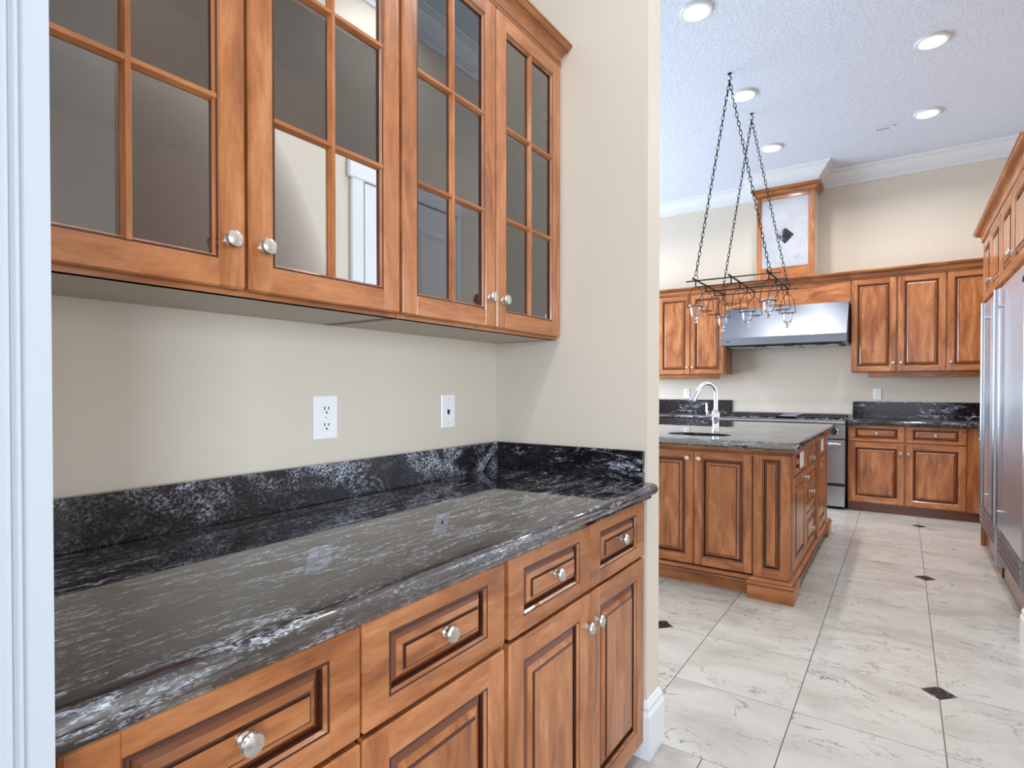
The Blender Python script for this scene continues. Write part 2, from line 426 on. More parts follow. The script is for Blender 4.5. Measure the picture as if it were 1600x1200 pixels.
# room behind the camera
bm = bmesh.new()
for a, b in ((-4.1, -3.5), (-1.7, -1.25), (0.55, 1.07)): box(bm, 3.5, 3.62, a, b, 0, ZC)
for a, b in ((-3.5, -1.7), (-1.25, 0.55)): box(bm, 3.5, 3.62, a, b, 0, 0.25); box(bm, 3.5, 3.62, a, b, 2.45, ZC)
structure(mesh_obj('wall_right_behind', bm, WALL))
bm = bmesh.new()
box(bm, -3.12, -1.85, -4.12, -4.0, 0, ZC); box(bm, 1.85, 3.62, -4.12, -4.0, 0, ZC)
box(bm, -1.85, 1.85, -4.12, -4.0, 0, 0.45); box(bm, -1.85, 1.85, -4.12, -4.0, 2.55, ZC)
structure(mesh_obj('wall_behind', bm, WALL))
wallbox('wall_left_behind', -3.12, -3.0, -4.0, 0.197, 0, ZC)
wallbox('wall_near_left', -3.0, XW, 0.085, 0.197, 0, ZC)
wallbox('wall_near_right', 0.60, 3.5, 0.95, 1.07, 0, ZC)
structure(mesh_obj('ceiling', bx(-5.0, 3.62, -4.12, 7.32, ZC, ZC + 0.1), CEIL))

# floor: slab, then each tile its own piece, laid on the grid of the photograph
floor = structure(mesh_obj('floor', bx(-5.0, 3.62, -4.12, 7.32, -0.10, -0.0035), GROUT))
XS = [-1.706, -1.248, -0.791, -0.335, 0.128, 0.587, 1.045]
YS = [1.892, 2.368, 2.851, 3.333, 3.815, 4.298, 4.78, 5.262, 5.745, 6.228, 6.71]
DIA = [(0.129, 2.846), (0.129, 4.525), (0.129, 6.2), (-1.024, 2.855)]
HD = 0.061
def clip_diamond(poly, c):
    """cut a diamond out of a convex tile outline by keeping the parts outside; returns list of outlines"""
    cx, cy = c
    if not any(abs(x - cx) + abs(y - cy) < 3 for x, y in poly): return [poly]
    xs = [p[0] for p in poly]; ys = [p[1] for p in poly]
    if cx + HD <= min(xs) or cx - HD >= max(xs) or cy + HD <= min(ys) or cy - HD >= max(ys): return [poly]
    pieces = []; rest = poly
    h = HD + 0.0015
    for sx, sy in ((1, 1), (-1, 1), (-1, -1), (1, -1)):
        # half plane sx*(x-cx)+sy*(y-cy) >= h is outside this edge of the diamond
        def side(p): return sx * (p[0] - cx) + sy * (p[1] - cy) - h
        def cut(pl, keep):
            out = []
            for i in range(len(pl)):
                a, b = pl[i], pl[(i + 1) % len(pl)]; sa, sb = side(a) * keep, side(b) * keep
                if sa >= 0: out.append(a)
                if (sa > 0 and sb < 0) or (sa < 0 and sb > 0):
                    t = sa / (sa - sb); out.append((a[0] + (b[0] - a[0]) * t, a[1] + (b[1] - a[1]) * t))
            return out
        o = cut(rest, 1); rest = cut(rest, -1)
        if len(o) > 2: pieces.append(o)
        if len(rest) < 3: break
    return pieces
def tile_obj(outlines, name='tile', mat=None, z=0.0):
    bm = bmesh.new()
    for pl in outlines:
        T = [bm.verts.new((x, y, z)) for x, y in pl]; B = [bm.verts.new((x, y, z - 0.006)) for x, y in pl]
        bm.faces.new(T)
        for i in range(len(pl)): bm.faces.new((T[i], T[(i + 1) % len(pl)], B[(i + 1) % len(pl)], B[i]))
    xs = [v.co.x for v in bm.verts]; ys = [v.co.y for v in bm.verts]
    cx, cy = (min(xs) + max(xs)) / 2, (min(ys) + max(ys)) / 2
    for v in bm.verts: v.co.x -= cx; v.co.y -= cy
    return mesh_obj(name, bm, mat or TILE, floor, False, (cx, cy, 0))
def tiles(XS, YS):
    g = 0.0019; h = 0.0014
    for i in range(len(XS) - 1):
        for j in range(len(YS) - 1):
            polys = [[(XS[i] + g, YS[j] + h), (XS[i + 1] - g, YS[j] + h), (XS[i + 1] - g, YS[j + 1] - h), (XS[i] + g, YS[j + 1] - h)]]
            for c in DIA:
                polys = [q for p in polys for q in clip_diamond(p, c)]
            tile_obj(polys)
tiles(XS, YS)
tiles([-0.99, -0.54, -0.083, 0.375, 0.62], [0.02, 0.488, 0.956, 1.424, 1.892])
for cx, cy in DIA:
    tile_obj([[(cx + HD - .0015, cy), (cx, cy + HD - .0015), (cx - HD + .0015, cy), (cx, cy - HD + .0015)]], 'inset_tile', INSET)

# crown moulding of the ceiling, stepping out round the hood chimney
CRP = [(0, ZC), (0, 3.452), (0.015, 3.452), (0.015, 3.484), (0.026, 3.487), (0.026, 3.500), (0.038, 3.503), (0.040, 3.515), (0.058, 3.530), (0.078, 3.552), (0.094, 3.576), (0.106, 3.578), (0.106, 3.590), (0.122, 3.593), (0.126, ZC)]
CX0, CX1, CYF = -1.368, -0.785, 6.86
bm = bmesh.new()
sweep(bm, CRP, [(-4.88, 7.2), (CX0 - 0.03, 7.2), (CX0 - 0.03, CYF - 0.03), (CX1 + 0.03, CYF - 0.03), (CX1 + 0.03, 7.2), (1.25, 7.2), (1.25, 3.585), (0.485, 3.585)])
structure(mesh_obj('trim_crown_kitchen', bm, TRIM))
bm = bmesh.new()
sweep(bm, CRP, [(0.485, 3.585), (0.485, 0.95), (3.5, 0.95)], flip=1)
structure(mesh_obj('trim_crown_hall', bm, TRIM, None, True))
# baseboards
BB = [(0, 0), (0.016, 0), (0.016, 0.142), (0.010, 0.156), (0.012, 0.168), (0.004, 0.186), (0, 0.19)]
bm = bmesh.new(); sweep(bm, BB, [(-0.76, YE), (WX, YE), (WX, 1.905), (XW, 1.905)], flip=1)
structure(mesh_obj('baseboard_divider', bm, TRIM, None, False))
bm = bmesh.new(); sweep(bm, BB, [(0.60, 3.585), (0.485, 3.585), (0.485, 3.05)], flip=1)
structure(mesh_obj('baseboard_right', bm, TRIM, None, False))
# moulded casing on the end of the near wall (left edge of the picture)
bm = bmesh.new()
CXF = -0.652
prof = [(WX, 0.190), (CXF, 0.190), (CXF, 0.171), (CXF - 0.0015, 0.1695), (CXF, 0.168), (CXF + 0.0025, 0.1665), (CXF + 0.0025, 0.164), (CXF, 0.1625), (CXF + 0.0005, 0.160), (CXF + 0.004, 0.1585), (CXF + 0.004, 0.156), (CXF + 0.001, 0.154), (CXF + 0.001, 0.142), (CXF + 0.006, 0.139), (CXF + 0.006, 0.11), (CXF + 0.001, 0.108), (CXF + 0.001, 0.083), (WX, 0.083)]
prism(bm, prof, 2, 0, ZC)
structure(mesh_obj('trim_near_casing', bm, plain('dimmed_casing_paint', srgb(178, 182, 188), 0.4)))  # white trim colour darkened to offset the strong light falling here
# white panelled door in the hall's right wall (seen in the glass of the cabinets)
dr = structure(mesh_obj('door_1', bx(0.462, 0.4845, 2.19, 3.0, 0.01, 2.40, bev=0.002), TRIM))
for z0, z1 in ((0.2, 0.95), (1.1, 2.25)):
    for y0, y1 in ((2.28, 2.56), (2.63, 2.91)):
        bm = bmesh.new(); rings(bm, y1 - y0, z1 - z0, [(0, 0), (0.012, -0.008), (0.03, -0.008), (0.05, -0.001)], [0, 0, 0])
        mesh_obj('door_panel', bm, TRIM, dr, False, (0.4615, y1, z0), (0, 0, -PI / 2))
bm = bmesh.new()
box(bm, 0.462, 0.4848, 2.10, 2.185, 0, 2.5, bev=0.004); box(bm, 0.462, 0.4848, 3.005, 3.045, 0, 2.5, bev=0.004); box(bm, 0.458, 0.4848, 2.08, 3.05, 2.41, 2.53, bev=0.006)
structure(mesh_obj('trim_door_casing', bm, TRIM))
# windows (frame bars and glass) in the openings, the last two added for fill light
def window(name, c, along, w, z0, z1, n):
    wf = bmesh.new()
    def bar(a0, a1, zz0, zz1, t=0.03):
        if along == 'y': box(wf, c[0] - t, c[0] + t, c[1] + a0, c[1] + a1, zz0, zz1)
        else: box(wf, c[0] + a0, c[0] + a1, c[1] - t, c[1] + t, zz0, zz1)
    bar(-w / 2, w / 2, z0, z0 + .05); bar(-w / 2, w / 2, z1 - .05, z1)
    for k in range(n + 1):
        a = -w / 2 + .025 + (w - .05) * k / n; bar(a - .025, a + .025, z0, z1)
    structure(mesh_obj(name, wf, TRIM))
window('window_1', (-4.94, 4.9), 'y', 4.1, 0.4, 2.5, 4)
window('window_2', (3.56, -2.6), 'y', 1.8, 0.25, 2.45, 2)
window('added_window_right', (3.56, -0.35), 'y', 1.8, 0.25, 2.45, 2)  # unseen window added to go with the soft side fill
window('added_window_back', (0.0, -4.06), 'x', 3.7, 0.45, 2.55, 3)  # unseen window added to go with the back fill

# ------------------------------------------------------------------ pantry wall cabinets (local x = world y, front faces +x)
def cab_box(bm, w, d, z0, z1, t=0.018, open_front=True, mi=0, mi_in=0, mi_bot=0):
    """carcass behind the doors: local y from 0 (front) to d (back)"""
    box(bm, 0, t, 0, d, z0, z1, mi=mi); box(bm, w - t, w, 0, d, z0, z1, mi=mi)
    box(bm, t, w - t, 0, d, z0, z0 + t, mi=mi_bot); box(bm, t, w - t, 0, d, z1 - t, z1, mi=mi)
    box(bm, t, w - t, d - .008, d, z0 + t, z1 - t, mi=mi_in)
XC = -1.022
UD = XC - 0.021 - XW - 0.002
def crown_prof(o, h):
    """(outline, strip materials) of a wood crown: bead, cove, ogee, top fillet; o = projection, h = height"""
    P = [(0, 0), (0.10, 0), (0.16, 0.05), (0.16, 0.12), (0.10, 0.15), (0.12, 0.22)]
    P += [(0.12 + 0.50 * (1 - math.cos(a)), 0.22 + 0.40 * math.sin(a)) for a in [PI / 2 * k / 5 for k in range(1, 6)]]
    P += [(0.70, 0.64), (0.70, 0.70), (0.86, 0.76), (0.94, 0.84), (0.95, 0.87), (1.0, 0.88), (1.0, 1.0), (0, 1.0)]
    return [(x * o, z * h) for x, z in P]
CROWN = crown_prof(0.054, 0.064)
CMI = [0] * 19; CMI[4] = 1; CMI[3] = 1; CMI[11] = 1; CMI[15] = 1
def pantry_upper(y0, y1, label):
    w = y1 - y0
    c = thing('wall_cabinet', label, 'cabinet', (XC - 0.021, y0, 1.405), PI / 2, 'glazed pantry wall cabinets')
    bm = bmesh.new(); cab_box(bm, w, UD, 0, 0.992, mi=0, mi_in=0, mi_bot=1)
    mesh_obj('carcass', bm, [DKWOOD, UNDER], c)
    bm = bmesh.new()   # face frame
    box(bm, 0, 0.03, -0.0005, 0.019, 0.0, 0.992, mi=0); box(bm, w - 0.03, w, -0.0005, 0.019, 0, 0.992, mi=0)
    box(bm, 0.03, w - 0.03, -0.0005, 0.019, 0.0, 0.03, mi=1); box(bm, 0.03, w - 0.03, -0.0005, 0.019, 0.955, 0.992, mi=1)
    mesh_obj('face_frame', bm, [WV, WH], c)
    for z in (0.345, 0.65):
        mesh_obj('shelf', bx(0.019, w - 0.019, 0.03, UD - 0.01, z, z + 0.018), DKWOOD, c)
    dw = (w - 0.014) / 2
    add_glass_door(c, 0.004, 0.010, dw, 0.975, 0, (dw - 0.034, 0.087))
    add_glass_door(c, 0.010 + dw, 0.010, dw, 0.975, 0, (0.028, 0.087))
    for hx, hz in ((dw * 2 - 0.03, 0.08), (dw * 2 - 0.03, 0.80), (0.05, 0.08)):
        bm = bmesh.new(); box(bm, hx - .02, hx + .012, 0.004, 0.03, hz - .012, hz + .012, bev=.003); box(bm, hx - .006, hx + .006, 0.001, 0.05, hz - .022, hz + .022, bev=.002)
        mesh_obj('hinge', bm, NICKEL, c)
    bm = bmesh.new()
    sweep(bm, [(o, z + 0.986) for o, z in CROWN], [(0, -0.012), (w, -0.012)], flip=1, mi='crown')
    mesh_obj('crown_moulding', bm, [WH, GLAZE], c, True)
    return c
pantry_upper(0.2, 0.999, 'glazed wall cabinet nearest the camera, left of the vertical seam, two doors of six panes')
pantry_upper(1.001, 1.7935, 'glazed wall cabinet in the corner against the beige end wall, crown moulding visible on top')

# pantry base cabinets
XB = -0.70
BD = XB - 0.021 - XW - 0.002
def pantry_base(y0, y1, label):
    w = y1 - y0
    c = thing('base_cabinet', label, 'cabinet', (XB - 0.021, y0, 0), PI / 2, 'pantry base cabinets')
    bm = bmesh.new(); box(bm, 0, w, 0.002, BD, 0.05, 0.868); mesh_obj('carcass', bm, WV, c)
    mesh_obj('toe_kick', bx(0.0, w, 0.045, BD, 0.0, 0.052), GLAZE, c)
    bm = bmesh.new()
    box(bm, 0, 0.012, -0.001, 0.004, 0.05, 0.868); box(bm, w - 0.012, w, -0.001, 0.004, 0.05, 0.868); box(bm, 0.012, w - 0.012, -0.001, 0.004, 0.856, 0.868); box(bm, 0.012, w - 0.012, -0.001, 0.004, 0.664, 0.678, mi=1)
    mesh_obj('face_frame', bm, [WV, GLAZE], c)
    dw = (w - 0.020) / 2
    for k in range(2):
        x = 0.008 + k * (dw + 0.004)
        add_door(c, x, 0.677, dw, 0.181, 0, (dw / 2, 0.0985), fh=0.036, name='drawer_front', bev=0.030, horizontal=True)
        add_door(c, x, 0.055, dw, 0.613, 0, (dw - 0.03, 0.53) if k == 0 else (0.026, 0.53), bev=0.034)
    return c
pantry_base(0.199, 0.996, 'base cabinet nearest the camera below the granite counter, two drawers over two doors')
pantry_base(0.998, 1.7935, 'base cabinet against the end wall below the granite counter, paired nickel door knobs')

# pantry counter with backsplash
ct = thing('countertop', 'long polished black granite counter with white streaks in the pantry niche', 'countertop', (XW, 0.191, 0))
XF = -0.657
def bull(xf, zt, zb, n=7, sgn=1):
    """half-round nose then a small step under it, x outline towards +x"""
    r = (zt - zb - 0.012) / 2; cz = zt - r
    pts = [(xf - r + r * math.cos(a), cz + r * math.sin(a)) for a in [PI / 2 - PI * k / n for k in range(n + 1)]]
    return pts + [(xf - r - 0.004, zb + 0.012), (xf - r - 0.004, zb)]
xo, yo = XW, 0.191
pts = [(x - xo, z) for x, z in [(XW + 0.001, 0.917)] + bull(XF, 0.917, 0.868) + [(XW + 0.001, 0.868)]]
bm = bmesh.new(); prism(bm, pts, 1, 0.0, YE - 0.001 - yo); mesh_obj('slab', bm, GR_TOP, ct, True)
mesh_obj('backsplash', bx(0.001, 0.021, 0.0, YE - 0.002 - yo, 0.917, 1.022, bev=0.0015), GR_SPL, ct)
mesh_obj('backsplash', bx(0.0215, WX - 0.008 - xo, YE - 0.021 - yo, YE - 0.001 - yo, 0.917, 1.022, bev=0.0015), GR_KSP, ct)

# ------------------------------------------------------------------ wall plates (local: faces -y, origin at plate centre on the wall)
def duplex_plate(label, loc, rz, w=0.074, h=0.118, group=None):
    t = thing('wall_outlet', label, 'outlet', loc, rz, group)
    mesh_obj('cover_plate', bx(-w / 2, w / 2, -0.006, -0.0003, -h / 2, h / 2, bev=0.0025), WPLAST, t)
    for dz in (0.0225, -0.0225):
        bm = bmesh.new(); n = 20
        pts = []
        for k in range(n):
            a = 2 * PI * k / n; x = 0.0185 * math.cos(a); z = 0.0185 * math.sin(a); z = max(-0.0145, min(0.0145, z)); pts.append((x, z + dz))
        A = [bm.verts.new((x, -0.0062, z)) for x, z in pts]; B = [bm.verts.new((x * .97, -0.0085, (z - dz) * .97 + dz)) for x, z in pts]
        bm.faces.new(B)
        for k in range(n): bm.faces.new((A[k], A[(k + 1) % n], B[(k + 1) % n], B[k]))
        r = mesh_obj('receptacle', bm, WPLAST, t)
        for sx, hh in ((-0.0065, 0.0045), (0.0065, 0.0038)):
            mesh_obj('slot', bx(sx - 0.0014, sx + 0.0014, -0.0092, -0.0080, dz + 0.003 - hh, dz + 0.003 + hh), BLACKP, r)
        bm = bmesh.new(); lathe(bm, [(0.0028, 0), (0.0028, 0.001), (0, 0.001)], (0, -1, 0), (0, -0.0082, dz - 0.0085), 10); mesh_obj('slot', bm, BLACKP, r)
    bm = bmesh.new(); lathe(bm, [(0.0028, 0), (0.0026, 0.001), (0, 0.0013)], (0, -1, 0), (0, -0.006, 0), 10); mesh_obj('screw', bm, NICKEL, t)
    return t
duplex_plate('white duplex power outlet on the beige wall above the pantry counter', (XW, 0.993, 1.149), PI / 2, 0.079, 0.121)
t = thing('phone_jack', 'narrow white telephone jack plate near the corner above the pantry counter', 'wall plate', (XW, 1.505, 1.149), PI / 2)
mesh_obj('cover_plate', bx(-0.036, 0.036, -0.006, -0.0003, -0.059, 0.059, bev=0.0025), WPLAST, t)
mesh_obj('jack_socket', bx(-0.006, 0.006, -0.0075, -0.0055, -0.008, 0.006), BLACKP, t)
mesh_obj('jack_socket', bx(-0.0025, 0.0025, -0.0075, -0.0055, -0.012, -0.008), BLACKP, t)
for dz in (0.042, -0.042):
    bm = bmesh.new(); lathe(bm, [(0.003, 0), (0.0028, 0.001), (0, 0.0014)], (0, -1, 0), (0, -0.006, dz), 10); mesh_obj('screw', bm, NICKEL, t)
duplex_plate('white duplex outlet above the black backsplash right of the range', (-0.222, 7.2, 1.165), 0, 0.075, 0.118)
duplex_plate('white duplex outlet above the backsplash behind the island faucet', (-2.262, 7.2, 1.165), 0, 0.075, 0.118)

# ------------------------------------------------------------------ kitchen: cabinets on the back wall
YU = 6.901   # carcass front, doors stand 21 mm proud
KCR = crown_prof(0.058, 0.086)
def k_upper(x0, x1, doors, label, rail, crown_path, zb=1.395, stile=None):
    c = thing('wall_cabinet', label, 'cabinet', (x0, YU, 0), 0)
    w = x1 - x0
    mesh_obj('carcass', bx(0, w, 0.0, 7.2 - YU - .001, zb, 2.37), WV, c)
    for a, b, kx in doors:
        add_door(c, a - x0, zb + 0.006, b - a, 0.95, 0, (kx - a, 0.082), bev=0.026, fw=0.052)
    if rail: mesh_obj('light_rail', bx(rail[0] - x0, rail[1] - x0, 0.05, 0.075, zb - 0.055, zb, bev=.004), WH, c)
    bm = bmesh.new(); sweep(bm, [(o, z + 2.36) for o, z in KCR], [(p[0] - x0, p[1] - YU) for p in crown_path], flip=1, mi='crown')
    mesh_obj('crown_moulding', bm, [WH, GLAZE], c, True)
    return c
k_upper(-0.447, 0.80, [(-0.443, -0.057, -0.077), (-0.040, 0.342, -0.012), (0.356, 0.74, 0.385)], 'wall cabinet of three raised-panel doors right of the range hood', (-0.295, 0.78), [(-0.45, 7.19), (-0.45, YU - 0.012), (0.80, YU - 0.012)])
k_upper(-2.95, -1.712, [(-2.93, -2.54, -2.90), (-2.52, -2.128, -2.155), (-2.118, -1.727, -2.09)], 'wall cabinet of raised-panel doors left of the range hood, seen past the pantry wall', (-2.93, -1.80), [(-2.95, YU - 0.012), (-1.712, YU - 0.012)])
# wooden hood valance and chimney
hv = thing('hood_surround', 'maple valance and tiled chimney box above the stainless range hood', 'hood surround', (-1.075, YU, 2.14))
ox, oy, oz = -1.075, YU, 2.14
mesh_obj('valance', bx(-1.711 - ox, -0.451 - ox, -0.012, 0.02, 0.0, 2.372 - oz, bev=.003), WH, hv)
bm = bmesh.new(); sweep(bm, [(o, z + 2.36 - oz) for o, z in KCR], [(-1.711 - ox, -0.013), (-0.451 - ox, -0.013)], flip=1, mi='crown'); mesh_obj('crown_moulding', bm, [WH, GLAZE], hv, True)
cw0, cw1, cy = CX0 - ox, CX1 - ox, CYF - oy
mesh_obj('chimney_box', bx(cw0, cw1, cy + 0.012, 7.199 - oy, 0.31, 3.449 - oz), WALL, hv)
bm = bmesh.new()
box(bm, cw0, cw0 + .05, cy - .004, cy + .014, 0.30, 3.40 - oz, bev=.003, mi=0); box(bm, cw1 - .062, cw1, cy - .004, cy + .014, 0.30, 3.40 - oz, bev=.003, mi=0)
box(bm, cw0 + .05, cw1 - .062, cy - .004, cy + .014, 0.30, 0.432, bev=.003, mi=1); box(bm, cw0 + .05, cw1 - .062, cy - .004, cy + .014, 3.325 - oz, 3.40 - oz, bev=.003, mi=1)
mesh_obj('chimney_frame', bm, [WV, WH], hv)
mesh_obj('chimney_tile', bx(cw0 + .05, cw1 - .062, cy + .004, cy + .0125, 0.432, 3.325 - oz), CTILE, hv)
bm = bmesh.new()
dcx, dcz, dd = -1.077 - ox, 2.915 - oz, 0.089
A = [bm.verts.new(p) for p in ((dcx - dd, cy + .001, dcz), (dcx, cy + .001, dcz - dd), (dcx + dd, cy + .001, dcz), (dcx, cy + .001, dcz + dd))]
B = [bm.verts.new((v.co.x, cy + .005, v.co.z)) for v in A]
bm.faces.new(A)
for k in range(4): bm.faces.new((A[k], A[(k + 1) % 4], B[(k + 1) % 4], B[k]))
mesh_obj('diamond_tile', bm, INSET, hv)
bm = bmesh.new(); sweep(bm, [(o, z + 3.362 - oz) for o, z in KCR], [(cw0, 7.16 - oy), (cw0, cy - .004), (cw1, cy - .004), (cw1, 7.16 - oy)], flip=1, mi='crown')
mesh_obj('chimney_crown', bm, [WH, GLAZE], hv, True)

# range hood
hd = thing('range_hood', 'wide sloping stainless steel range hood over the range', 'range hood', (-1.077, 7.199, 1.70))
hw = 0.612
prof = [(0.0, 0.0), (-0.60, 0.0), (-0.61, 0.006), (-0.61, 0.088), (-0.604, 0.096), (-0.345, 0.438), (0.0, 0.438)]
bm = bmesh.new(); prism(bm, prof, 0, -hw, hw); mesh_obj('hood_body', bm, HOODST, hd)
mesh_obj('filter_recess', bx(-hw + .05, hw - .05, -0.55, -0.06, -0.012, 0.0), BLACKP, hd)
for k in range(3):
    mesh_obj('baffle_filter', bx(-hw + .08 + k * .36, -hw + .42 + k * .36, -0.52, -0.1, -0.02, -0.0125, bev=.002), STEEL, hd)
for k in range(3):
    mesh_obj('filter_pull', bx(-0.27 + k * .30, -0.17 + k * .30, -0.565, -0.545, -0.022, -0.0, bev=.003), BLACKP, hd)
mesh_obj('badge', bx(-hw + .052, -hw + .10, -0.6125, -0.6102, 0.040, 0.049), BLACKP, hd)

# base cabinets on the back wall
YB = 6.621
def k_base(x0, x1, cols, label, filler=None, name='base_cabinet'):
    c = thing(name, label, 'cabinet', (x0, YB, 0), 0)
    w = x1 - x0
    mesh_obj('carcass', bx(0, w, 0.0, 7.2 - YB - .001, 0.09, 0.866), WV, c)
    mesh_obj('toe_kick', bx(0, w, 0.05, 7.2 - YB - .002, 0, 0.091), GLAZE2, c)
    for a, b, kx in cols:
        add_door(c, a - x0, 0.703, b - a, 0.158, 0, ((b - a) / 2, 0.08), fw=0.05, fh=0.03, name='drawer_front', bev=0.03, horizontal=True)
        add_door(c, a - x0, 0.100, b - a, 0.592, 0, (kx - a, 0.497), bev=0.026, fw=0.052)
    return c
k_base(-0.449, 1.24, [(-0.436, 0.018, -0.010), (0.036, 0.484, 0.052)], 'base cabinet with two drawers and two doors right of the range')
k_base(-2.95, -1.705, [(-2.93, -2.52, -2.56), (-2.50, -2.12, -2.15), (-2.10, -1.715, -2.07)], 'base cabinet left of the range, mostly hidden behind the island')
# short side run next to the refrigerators
c = thing('base_cabinet', 'narrow side base cabinet between the back wall run and the tall stainless refrigerators', 'cabinet', (0.597, 6.60, 0), -PI / 2)
mesh_obj('carcass', bx(0, 0.86, 0, 0.64, 0.09, 0.866), WV, c)
mesh_obj('toe_kick', bx(0.05, 0.86, 0.05, 0.64, 0, 0.091), GLAZE2, c)
add_door(c, 0.05, 0.703, 0.38, 0.158, 0, (0.19, 0.08), fw=0.05, fh=0.03, name='drawer_front', bev=0.03, horizontal=True)
add_door(c, 0.05, 0.100, 0.38, 0.592, 0, (0.34, 0.497), bev=0.034)
add_door(c, 0.44, 0.703, 0.38, 0.158, 0, (0.19, 0.08), fw=0.05, fh=0.03, name='drawer_front', bev=0.03, horizontal=True)
add_door(c, 0.44, 0.100, 0.38, 0.592, 0, (0.04, 0.497), bev=0.034)

# kitchen counters
def bullF(yf, zt, zb, n=6):
    r = (zt - zb - 0.008) / 2; cz = zt - r
    return [(yf + r - r * math.cos(a), cz + r * math.sin(a)) for a in [PI / 2 - PI * k / n for k in range(n + 1)]] + [(yf + r, zb)]
kt = thing('countertop', 'black granite counter and backsplash right of the range, turning the corner', 'countertop', (-0.449, 7.2, 0.866))
bm = bmesh.new()
pr = [(y - 7.2, z - 0.866) for y, z in [(7.199, 0.914)] + bullF(6.565, 0.914, 0.866) + [(7.199, 0.866)]]
prism(bm, pr, 0, 0.0, 1.69)
pr2 = [(-(y - 6.565) + 0, z) for y, z in []]
mesh_obj('slab', bm, GR_KC, kt, True)
mesh_obj('slab', bx(0.99, 1.69, -1.46, -0.60, 0.0, 0.0478, bev=0.012, seg=2), GR_KC, kt, True)
mesh_obj('backsplash', bx(0.004, 1.69, -0.021, -0.001, 0.048, 0.219, bev=.0015), GR_KSP, kt)
kl = thing('countertop', 'black granite counter and backsplash left of the range, behind the island faucet', 'countertop', (-2.95, 7.2, 0.866))
bm = bmesh.new(); prism(bm, pr, 0, 0.0, 1.245); mesh_obj('slab', bm, GR_KC, kl, True)
mesh_obj('backsplash', bx(0.0, 1.245, -0.021, -0.001, 0.048, 0.219, bev=.0015), GR_KSP, kl)

# range
rg = thing('range', 'wide stainless steel range with cast iron grates under the hood', 'range', (-1.077, 7.2, 0))
rw = 0.608
mesh_obj('body', bx(-rw, rw, -0.60, -0.03, 0.11, 0.90, bev=.003), STEEL, rg)
mesh_obj('base_skirt', bx(-rw + .01, rw - .01, -0.56, -0.05, 0.0, 0.11), RUBBER, rg)
bm = bmesh.new(); prism(bm, [(-0.60, 0.862), (-0.672, 0.862), (-0.682, 0.868), (-0.686, 0.882), (-0.682, 0.896), (-0.67, 0.903), (-0.60, 0.905)], 0, -rw, rw); mesh_obj('front_ledge', bm, STEEL, rg, True)
mesh_obj('cooktop_deck', bx(-rw, rw, -0.602, -0.03, 0.90, 0.906), STEEL, rg)
bm = bmesh.new(); prism(bm, [(-0.60, 0.72), (-0.645, 0.72), (-0.65, 0.725), (-0.655, 0.861), (-0.60, 0.861)], 0, -rw, rw); mesh_obj('control_panel', bm, STEEL, rg)
mesh_obj('back_guard', bx(-rw, rw, -0.03, -0.002, 0.86, 0.951, bev=.002), STEEL, rg)
mesh_obj('oven_gap', bx(-rw + .004, rw - .004, -0.605, -0.6001, 0.60, 0.72), BLACKP, rg)
for k, kx in enumerate((-0.54, -0.43, -0.31, -0.19, -0.05, 0.09, 0.24, 0.38, 0.51)):
    bm = bmesh.new(); lathe(bm, [(0, 0), (0.032, 0), (0.032, 0.006), (0.024, 0.01), (0.022, 0.034), (0.018, 0.038), (0, 0.038)], (0, -1, 0), (kx, -0.653, 0.795), 16); kn = mesh_obj('control_knob', bm, RUBBER, rg, True)
    bm = bmesh.new(); lathe(bm, [(0.037, 0), (0.037, 0.003), (0.031, 0.0035)], (0, -1, 0), (kx, -0.6535, 0.795), 16); mesh_obj('bezel', bm, CHROME, kn, True)
for x0, x1 in ((-rw + .004, 0.16), (0.17, rw - .004)):
    d = mesh_obj('oven_door', bx(x0, x1, -0.645, -0.606, 0.268, 0.708, bev=.004), STEEL, rg)
    wx1 = x1 - (0.10 if x0 < 0 else 0.27)
    mesh_obj('oven_window', bx(x0 + 0.10 if x0 < 0 else x0 + .04, wx1, -0.6475, -0.645, 0.40, 0.60), BLKGL, d)
    bm = bmesh.new(); tube(bm, [(x0 + .03, -0.70, 0.665), (x1 - .03, -0.70, 0.665)], 0.014, 12); mesh_obj('handle', bm, STEEL, d, True)
    for hx in (x0 + .05, x1 - .05):
        mesh_obj('handle_post', bx(hx - .014, hx + .014, -0.70, -0.644, 0.650, 0.680, bev=.003), BLACKP, d)
mesh_obj('vent_slot', bx(-rw + .004, rw - .004, -0.625, -0.59, 0.235, 0.266), BLACKP, rg)
mesh_obj('kick_panel', bx(-rw + .002, rw - .002, -0.635, -0.58, 0.032, 0.234, bev=.003), STEEL, rg)
def grate(x0, x1):
    bm = bmesh.new(); y0, y1, z = -0.585, -0.075, 0.940
    for i in range(3):
        y = y0 + (y1 - y0) * i / 2; box(bm, x0, x1, y - .006, y + .006, z - .012, z, bev=.002)
    n = 4
    for i in range(n):
        x = x0 + (x1 - x0) * i / (n - 1); xx = min(max(x, x0 + .006), x1 - .006)
        box(bm, xx - .006, xx + .006, y0, y1, z - .012, z + .001)
    for x in (x0 + .006, x1 - .006):
        for y in (y0 + .006, y1 - .006): box(bm, x - .007, x + .007, y - .007, y + .007, 0.906, z)
    mesh_obj('grate', bm, CAST, rg)
    for yy in (y0 + .13, y1 - .13):
        bm = bmesh.new(); lathe(bm, [(0.05, 0), (0.05, 0.008), (0.036, 0.012), (0.03, 0.02), (0, 0.021)], (0, 0, 1), ((x0 + x1) / 2, yy, 0.906), 16); mesh_obj('burner', bm, CAST, rg, True)
for k in range(2): grate(-0.598 + k * 0.272, -0.332 + k * 0.272)
for k in range(2): grate(0.155 + k * 0.222, 0.371 + k * 0.222)
mesh_obj('griddle', bx(-0.05, 0.148, -0.585, -0.075, 0.906, 0.932, bev=.004), BLKGL, rg)

